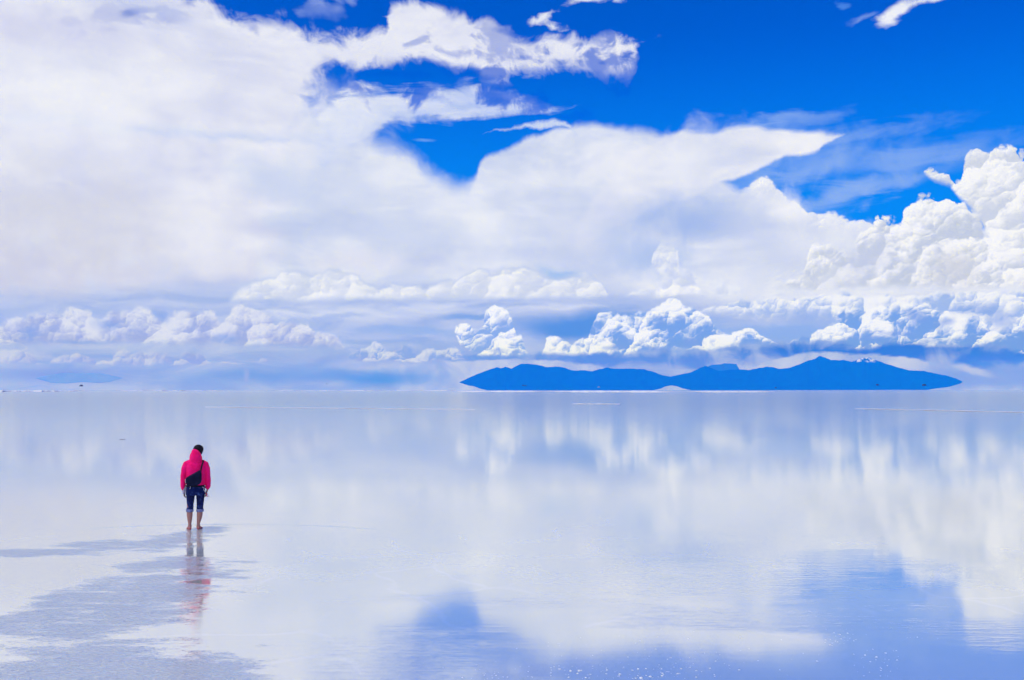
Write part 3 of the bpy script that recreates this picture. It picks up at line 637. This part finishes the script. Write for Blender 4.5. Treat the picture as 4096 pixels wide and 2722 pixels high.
    bp = b.new('ShaderNodeBump'); bp.inputs['Distance'].default_value = .004; b.put(bp.inputs['Height'], n)
    bsdf(b, out, b.mix(n, (.006, .004, .010), (.010, .007, .014)), .6, .15, bp.outputs[0])
    bm = bmesh.new()
    ball(bm, hp(0, -.012, .018), (.092, .098, .092), 28, 20, R); ball(bm, hp(.045, -.03, -.035), (.05, .06, .06), 20, 14, R); ball(bm, hp(-.045, -.03, -.035), (.05, .06, .06), 20, 14, R)
    ball(bm, hp(.02, -.03, .065), (.06, .06, .04), 20, 14, R); ball(bm, hp(.06, .0, .02), (.035, .05, .06), 20, 14, R)
    r2 = random.Random(3)
    for v in bm.verts:
        loc = R.inverted() @ (v.co - hc)
        if loc.y > .045 and loc.z < .06: v.co = hc + R @ Vector((loc.x, .045, loc.z))
    for k in range(70):
        a = r2.uniform(0, 2 * math.pi); e = r2.uniform(-.5, 1.3); d = Vector((math.cos(a) * math.cos(e), math.sin(a) * math.cos(e) * .9 - .2, math.sin(e)))
        if d.y > .4: continue
        p = hp(*(d * .09)) + Vector((.0, 0, .01)); t = (Vector((.6, -.1, -.3)) * r2.uniform(.3, 1) + d * r2.uniform(.3, .8)).normalized(); L_ = r2.uniform(.015, .05)
        q = [p + t * L_ * s_ + Vector((0, 0, -.6 * (L_ * s_) ** 2 / .05)) for s_ in (-.3, 0, .35, .7, 1)]
        ring_loft(bm, [(q[i], .0022 * (1 - i * .2), .0022 * (1 - i * .2)) for i in range(5)], 5)
    hair = finish("hair", bm, HM, body, smooth=0)
    # jeans, denim skirt panel, cuffs
    JN = cloth_mat("dark_denim", (.006, .010, .062), (.03, .05, .20), 13, .85, sharp=(.45, .72), bumpd=.006)
    bm = bmesh.new()
    ring_loft(bm, [((0, .0, .66), .16, .11), ((0, 0, .72), .168, .118), ((0, 0, .80), .165, .112), ((0, 0, .87), .158, .105)], 24)
    for pts in ([((-.088, .0, .74), .082, .10), ((-.092, .0, .64), .078, .092), ((-.094, 0, .56), .070, .08), ((-.095, 0, .48), .062, .072), ((-.096, 0, .43), .060, .068), ((-.104, 0, .385), .064, .072)],
                [((.09, .0, .74), .082, .10), ((.09, 0, .64), .077, .092), ((.087, 0, .56), .070, .08), ((.084, 0, .48), .064, .074), ((.083, 0, .43), .063, .070), ((.082, 0, .38), .064, .072)]):
        ring_loft(bm, pts, 20)
    finish("jeans", bm, JN, body, voxel=.008, smooth=3, wr=(.014, .045))
    SK = cloth_mat("denim_skirt_cloth", (.005, .012, .08), (.05, .09, .27), 11, .85, sharp=(.5, .75))
    bm = bmesh.new()
    rg = []
    for zz, rx, ry in ((.655, .178, .130), (.662, .182, .134), (.70, .180, .134), (.76, .177, .130), (.82, .172, .124), (.865, .166, .116)):
        rg.append(((0, 0, zz), rx, ry))
    ring_loft(bm, rg, 32)
    for v in bm.verts: v.co.y += .006 * math.sin(v.co.x * 60) * (1 if v.co.z < .8 else .3); v.co.z += .006 * math.sin(v.co.x * 37 + 1)
    finish("skirt", bm, SK, body, smooth=0, subsurf=1, wr=(.008, .04))
    CF = cloth_mat("turned_up_denim", (.13, .15, .32), (.22, .24, .42), 30)
    for cx_, zt in ((-.105, .395), (.083, .392)):
        bm = bmesh.new()
        ring_loft(bm, [((cx_, 0, zt - .055), .056, .064), ((cx_, 0, zt - .058), .066, .074), ((cx_, 0, zt - .04), .071, .079), ((cx_, 0, zt - .015), .072, .080), ((cx_, 0, zt), .069, .077), ((cx_, 0, zt + .002), .060, .068)], 22)
        finish("cuff", bm, CF, body, subsurf=1, wr=(.005, .03))
    # belt with pale cord and clasps
    BL = cloth_mat("black_webbing", (.006, .006, .012), (.015, .015, .03), 20)
    WC, b, out = material("pale_cord"); bsdf(b, out, (.7, .68, .72), .5, .4)
    bm = bmesh.new(); ring_loft(bm, [((0, 0, .826), .174, .124), ((0, 0, .828), .180, .131), ((0, 0, .852), .179, .130), ((0, 0, .854), .172, .122)], 32)
    belt = finish("belt", bm, BL, body)
    for path, r_ in (([(290, 635), (296, 640), (294, 652), (288, 662)], .004), ([(336, 626), (345, 630), (350, 627)], .006), ([(412, 648), (422, 652), (430, 662), (426, 676), (436, 690), (440, 704)], .0045), ([(436, 632), (440, 640)], .006)):
        pts = []; bm = bmesh.new()
        for a, c in path:
            x, z = zx(a, c); yy = -.137 * math.sqrt(max(0, 1 - (x / .187) ** 2)) - .008; pts.append((x, yy, z))
        ring_loft(bm, [(p, r_, r_) for p in pts], 8)
        finish("buckle" if len(path) < 4 else "cord", bm, WC, belt)
    # things it carries
    d = gnd(0, 2118)[1]; ax = (782 - CX) / F * d
    rz = math.atan(-ax / d)
    loc = Vector((ax, d, -.004))
    body.location = loc; body.rotation_euler = (0, 0, rz)
    # shoulder bag
    BG = cloth_mat("black_bag_cloth", (.004, .006, .022), (.010, .013, .045), 9, .7)
    bag = empty("shoulder_bag", loc + Matrix.Rotation(rz, 3, 'Z') @ Vector((0, -.13, .85)), rz)
    tag(bag, "black sling bag worn low across the back of the pink jacket", "bag")
    def inb(p): return (p[0], p[1] + .13, p[2] - .85)
    poly = [(248, 560), (252, 545), (290, 520), (340, 494), (388, 469), (402, 470), (406, 500), (407, 560), (402, 598), (380, 620), (345, 634), (300, 633), (262, 626), (250, 600)]
    bm = bmesh.new(); fr, bk = [], []
    cxz = zx(330, 570)
    layers_ = []
    for yy, k in ((-.105, .93), (-.125, 1.0), (-.165, 1.0), (-.185, .93), (-.193, .8)):
        ring = []
        for a, c in poly:
            x, z = zx(a, c); x = cxz[0] + (x - cxz[0]) * k; z = cxz[1] + (z - cxz[1]) * k; ring.append(bm.verts.new(inb((x, yy + .012 * abs(x) * 4, z))))
        layers_.append(ring)
    for A_, B__ in zip(layers_, layers_[1:]):
        for k in range(len(poly)): bm.faces.new((A_[k], A_[(k + 1) % len(poly)], B__[(k + 1) % len(poly)], B__[k]))
    bm.faces.new(list(reversed(layers_[0]))); bm.faces.new(layers_[-1])
    finish("bag_body", bm, BG, bag, voxel=.007, smooth=3, wr=(.012, .06))
    bm = bmesh.new()
    P0 = [zx(398, 478) + (-.150,), zx(402, 450) + (-.142,), zx(409, 420) + (-.136,), zx(417, 395) + (-.115,), zx(424, 380) + (-.075,), (.135, 1.335, -.02), (.125, 1.33, .05), (.08, 1.25, .115), (0, 1.12, .135), (-.09, 1.0, .13), (-.165, .93, .08), (-.19, .90, 0), (-.185, .89, -.08), zx(254, 565) + (-.12,)]
    pts = [Vector(inb((a, c, b_))) for a, b_, c in P0]
    nrm = [Vector((p.x * .6, p.y - .13, .25 if 3 < i < 7 else 0)).normalized() for i, p in enumerate(pts)]
    prev = None
    for i, p in enumerate(pts):
        a = pts[max(0, i - 1)]; e = pts[min(len(pts) - 1, i + 1)]; t = (e - a).normalized(); u = t.cross(nrm[i]).normalized(); w = u.cross(t).normalized()
        q = [bm.verts.new(p + u * sx * .017 + w * sy * .003) for sx, sy in ((-1, -1), (1, -1), (1, 1), (-1, 1))]
        if prev:
            for k in range(4): bm.faces.new((prev[k], prev[(k + 1) % 4], q[(k + 1) % 4], q[k]))
        prev = q
    finish("strap", bm, BL, bag, subsurf=1)
    bm = bmesh.new()
    for a, c in ((244, 566), (245, 580), (247, 594)):
        x, z = zx(a, c); ball(bm, inb((x, -.13, z)), (.0055, .006, .012), 10, 8)
    finish("clasp", bm, WC, bag)
    # grey cloth hanging from the left hand, small slippers in the right
    GC = cloth_mat("grey_lilac_cloth", (.22, .19, .27), (.42, .37, .46), 12)
    bm = bmesh.new()
    for s_ in ((((245, 600), .006), ((243, 630), .013), ((236, 660), .024), ((231, 690), .03), ((230, 712), .032), ((230, 722), .024)),):
        ring_loft(bm, [((zx(*p)[0], .03, zx(*p)[1]), r_, .018 + r_ * .4) for p, r_ in s_], 18)
    cl = finish("cloth", bm, GC, None, subsurf=1, wr=(.02, .03)); cl.location = loc; cl.rotation_euler = (0, 0, rz)
    tag(cl, "grey-lilac cloth hanging at the left hand of the person in pink", "cloth")
    PK, b, out = material("pink_rubber"); bsdf(b, out, (.75, .08, .16), .5, .4)
    WH, b, out = material("white_rubber"); bsdf(b, out, (.85, .82, .84), .5, .4)
    sl = empty("flip_flops", loc + Matrix.Rotation(rz, 3, 'Z') @ Vector((.20, .0, .66)), rz)
    tag(sl, "small pink and white flip-flops held in the right hand", "footwear")
    for k, (ox, m_) in enumerate(((.0, PK), (.028, WH))):
        bm = bmesh.new()
        ring_loft(bm, [((ox - .02, .0, .045), .006, .015, (.3, 0, -1)), ((ox - .012, .0, .03), .010, .034, (.3, 0, -1)), ((ox, .0, -.0), .010, .038, (.3, 0, -1)), ((ox + .012, .0, -.035), .010, .034, (.3, 0, -1)), ((ox + .016, 0, -.05), .006, .015, (.3, 0, -1))], 14)
        so_ = finish("sole", bm, m_, sl, subsurf=1)
        bm = bmesh.new(); ring_loft(bm, [((ox - .006, -.03, .02), .004, .004), ((ox - .025, -.018, .008), .004, .004), ((ox - .022, .0, -.01), .004, .004), ((ox - .025, .018, .008), .004, .004), ((ox - .006, .03, .02), .004, .004)], 6)
        finish("toe_strap", bm, WH if k == 0 else PK, so_)
build_person()

# far vehicles
def paint(name, c, r=.35):
    m, b, out = material(name); tc = b.new('ShaderNodeTexCoord'); n, _ = b.noise(tc.outputs['Object'], 3, 4, .6, dim='3D')
    bsdf(b, out, b.mix(b.ss(n, .5, .8), c, tuple(v * .8 + .002 for v in c)), r, .5); return m
DARKP, PALEP, GLASS, RUB, CHROME = paint("dark_paint", (.002, .003, .010)), paint("pale_paint", (.6, .62, .66)), paint("window_glass", (.01, .015, .02), .1), paint("tyre_rubber", (.004, .004, .006), .9), paint("wheel_metal", (.1, .1, .12), .4)
def boxm(bm, c, s, taper=0):
    r = bmesh.ops.create_cube(bm, size=1)
    for v in r['verts']:
        k = 1 - taper if v.co.z > 0 else 1
        v.co = Vector((c[0] + v.co.x * s[0] * k, c[1] + v.co.y * s[1] * (1 - taper * .6 if v.co.z > 0 else 1), c[2] + v.co.z * s[2]))
def bev(o, w=.06, seg=3):
    m = o.modifiers.new('bevel', 'BEVEL'); m.width = w; m.segments = seg; m.limit_method = 'ANGLE'; return o
def make_vehicle(pm):
    root = empty("off_road_vehicle", (0, 0, 0))
    bm = bmesh.new(); boxm(bm, (0, 0, .82), (1.84, 4.7, .62)); boxm(bm, (0, -1.9, 1.02), (1.7, .8, .25), .1); bev(finish("body", bm, pm, root), .12)
    bm = bmesh.new(); boxm(bm, (0, .35, 1.5), (1.72, 3.2, .78), .14); cab = bev(finish("cabin", bm, pm, root), .1)
    bm = bmesh.new()
    for s in (-1, 1): boxm(bm, (s * .80, .35, 1.52), (.06, 2.7, .42), 0)
    finish("side_window", bm, GLASS, cab)
    bm = bmesh.new(); boxm(bm, (0, 1.86, 1.52), (1.35, .06, .42)); finish("rear_window", bm, GLASS, cab)
    bm = bmesh.new(); boxm(bm, (0, -1.2, 1.5), (1.4, .1, .44)); finish("windscreen", bm, GLASS, cab)
    bm = bmesh.new(); boxm(bm, (0, .3, 1.98), (1.3, 1.9, .12)); bev(finish("roof_rack", bm, RUB, root), .03)
    for s in (-1, 1):
        for y in (-1.45, 1.4):
            bm = bmesh.new(); bmesh.ops.create_cone(bm, cap_ends=True, segments=24, radius1=.40, radius2=.40, depth=.26, matrix=Matrix.Translation((s * .82, y, .40)) @ Matrix.Rotation(math.pi / 2, 4, 'Y'))
            w = bev(finish("wheel", bm, RUB, root), .05)
            bm = bmesh.new(); bmesh.ops.create_cone(bm, cap_ends=True, segments=18, radius1=.2, radius2=.17, depth=.05, matrix=Matrix.Translation((s * .96, y, .40)) @ Matrix.Rotation(s * math.pi / 2, 4, 'Y')); finish("rim", bm, CHROME, w)
    return root
def copy_tree(o, parent=None):
    c = o.copy(); sc.collection.objects.link(c); c.parent = parent
    for ch in [q for q in list(sc.objects) if q.parent is o]: copy_tree(ch, c)
    return c
vd_, vp_ = make_vehicle(DARKP), make_vehicle(PALEP)
first = {id(vd_): True, id(vp_): True}
for src, X, Yb, D, rot, lab in [
    (vd_, 3697, 1545, 1000, 10, "dark off-road vehicle far out before the right end of the mountain range"),
    (vd_, 325, 1547, 1150, -12, "tiny dark off-road vehicle below the island hill at the far left"),
    (vd_, 2093, 1545, 1750, 80, "left and darker of two vehicles before the left mountains"),
    (vd_, 2103, 1545, 2200, 60, "right one of two vehicles before the left mountains"),
    (vd_, 3510, 1543, 1400, 20, "faint dark vehicle below the snow-dusted peak"),
    (vd_, 3103, 1554, 1600, 5, "dark vehicle close to the waterline below the right mountains"),
    (vd_, 1307, 1538, 2300, 15, "faintest vehicle, alone in the hazy gap left of the mountains"),
    (vp_, 2395, 1551, 2000, 85, "pale vehicle seen side on before the left mountains")]:
    o = src if first[id(src)] else copy_tree(src); first[id(src)] = False
    o.location = ((X - CX) / F * D, D, CAM_H + (HY - Yb) / F * D); o.rotation_euler = (0, 0, math.radians(rot)); tag(o, lab, "vehicle", "vehicles far out on the salt flat")

# a scrap of crust lying in the water, and loose salt crystals
bm = bmesh.new(); rr_ = random.Random(8)
for k in range(9):
    x = -.15 + .035 * k; ball(bm, (x, rr_.uniform(-.02, .02), .0), (.03, rr_.uniform(.02, .05), rr_.uniform(.012, .05) * (1 - abs(x) * 4)), 10, 8)
MUD, b, out = material("mud_crust"); tc = b.new('ShaderNodeTexCoord'); n, _ = b.noise(tc.outputs['Object'], 30, 4, .6, dim='3D'); bsdf(b, out, b.mix(n, (.10, .10, .16), (.3, .3, .38)), .9, .2)
g = gnd(490, 1759); cr = finish("salt_crust", bm, MUD, None, voxel=.008, smooth=1, wr=(.02, .03)); cr.location = (g[0], g[1], .0)
tag(cr, "small greyish scrap of crust lying in the still water", "crust")
bm = bmesh.new()
def speck(X, Y, s):
    g = gnd(X, Y); r0 = s / F * g[1] / 2
    mt = Matrix.Translation((g[0], g[1], 0)) @ Matrix.Rotation(rr_.uniform(0, 6), 4, 'Z') @ Matrix.Diagonal((r0, r0 * rr_.uniform(.8, 1.8), r0 * rr_.uniform(.25, .6), 1))
    r = bmesh.ops.create_icosphere(bm, subdivisions=1, radius=1, matrix=mt)
    for v in r['verts']: v.co += Vector((rr_.uniform(-.3, .3) * r0, rr_.uniform(-.3, .3) * r0, rr_.uniform(-.1, .1) * r0))
for n_, X, Y, sx, sy, smax in ((26, 2680, 2690, 70, 18, 12), (16, 2790, 2655, 60, 40, 9), (30, 3380, 2545, 45, 22, 7), (34, 3500, 2660, 60, 38, 8), (80, 2420, 2680, 210, 30, 7), (36, 2300, 2690, 90, 25, 12), (30, 2640, 2600, 160, 40, 7),
                               (14, 3350, 2560, 30, 20, 8), (20, 3000, 2640, 240, 50, 8), (10, 2180, 2590, 150, 20, 8), (26, 1950, 2700, 130, 14, 8), (6, 3670, 2551, 40, 3, 6), (14, 2560, 2710, 40, 8, 16)):
    for k in range(n_):
        X_, Y_ = rr_.gauss(X, sx), rr_.gauss(Y, sy)
        if Y_ < 2760: speck(X_, Y_, 2.0 + (smax - 2) * rr_.random() ** 2.5)
CRY, b, out = material("salt_crystal"); bsdf(b, out, (.88, .88, .9), .4, .5)
tag(finish("salt_crystals", bm, CRY, None), "scattered white salt flakes at the water's surface", "salt", kind='stuff')

# ------------------------------------------------------------------ air
def haze():
    m, b, out = material("air"); v = b.new('ShaderNodeVolumePrincipled')
    v.inputs['Color'].default_value = (*AIR, 1); v.inputs['Density'].default_value = HAZE_D; v.inputs['Anisotropy'].default_value = 0
    v.inputs['Absorption Color'].default_value = (1, 1, 1, 1)
    b.nt.links.new(v.outputs[0], out.inputs['Volume'])
    bm = bmesh.new(); bmesh.ops.create_cube(bm, size=1)
    x0, x1, y0, y1, z0, z1 = GX0 - 100, GX1 + 100, GY0 - 100, GY1 + 100, -1, 460
    for q in bm.verts: q.co = ((x0 + x1) / 2 + q.co.x * (x1 - x0), (y0 + y1) / 2 + q.co.y * (y1 - y0), (z0 + z1) / 2 + q.co.z * (z1 - z0))
    me = bpy.data.meshes.new("haze"); bm.to_mesh(me); bm.free()
    tag(link("haze", me, m, smooth=False), "thin blue air between the camera and the mountains", kind='stuff')
haze()
sc.cycles.use_adaptive_sampling = True; sc.cycles.adaptive_threshold = .02; sc.cycles.adaptive_min_samples = 12
sc.cycles.max_bounces = 5; sc.cycles.diffuse_bounces = 2; sc.cycles.glossy_bounces = 2; sc.cycles.volume_bounces = 2
sc.cycles.use_denoising = True
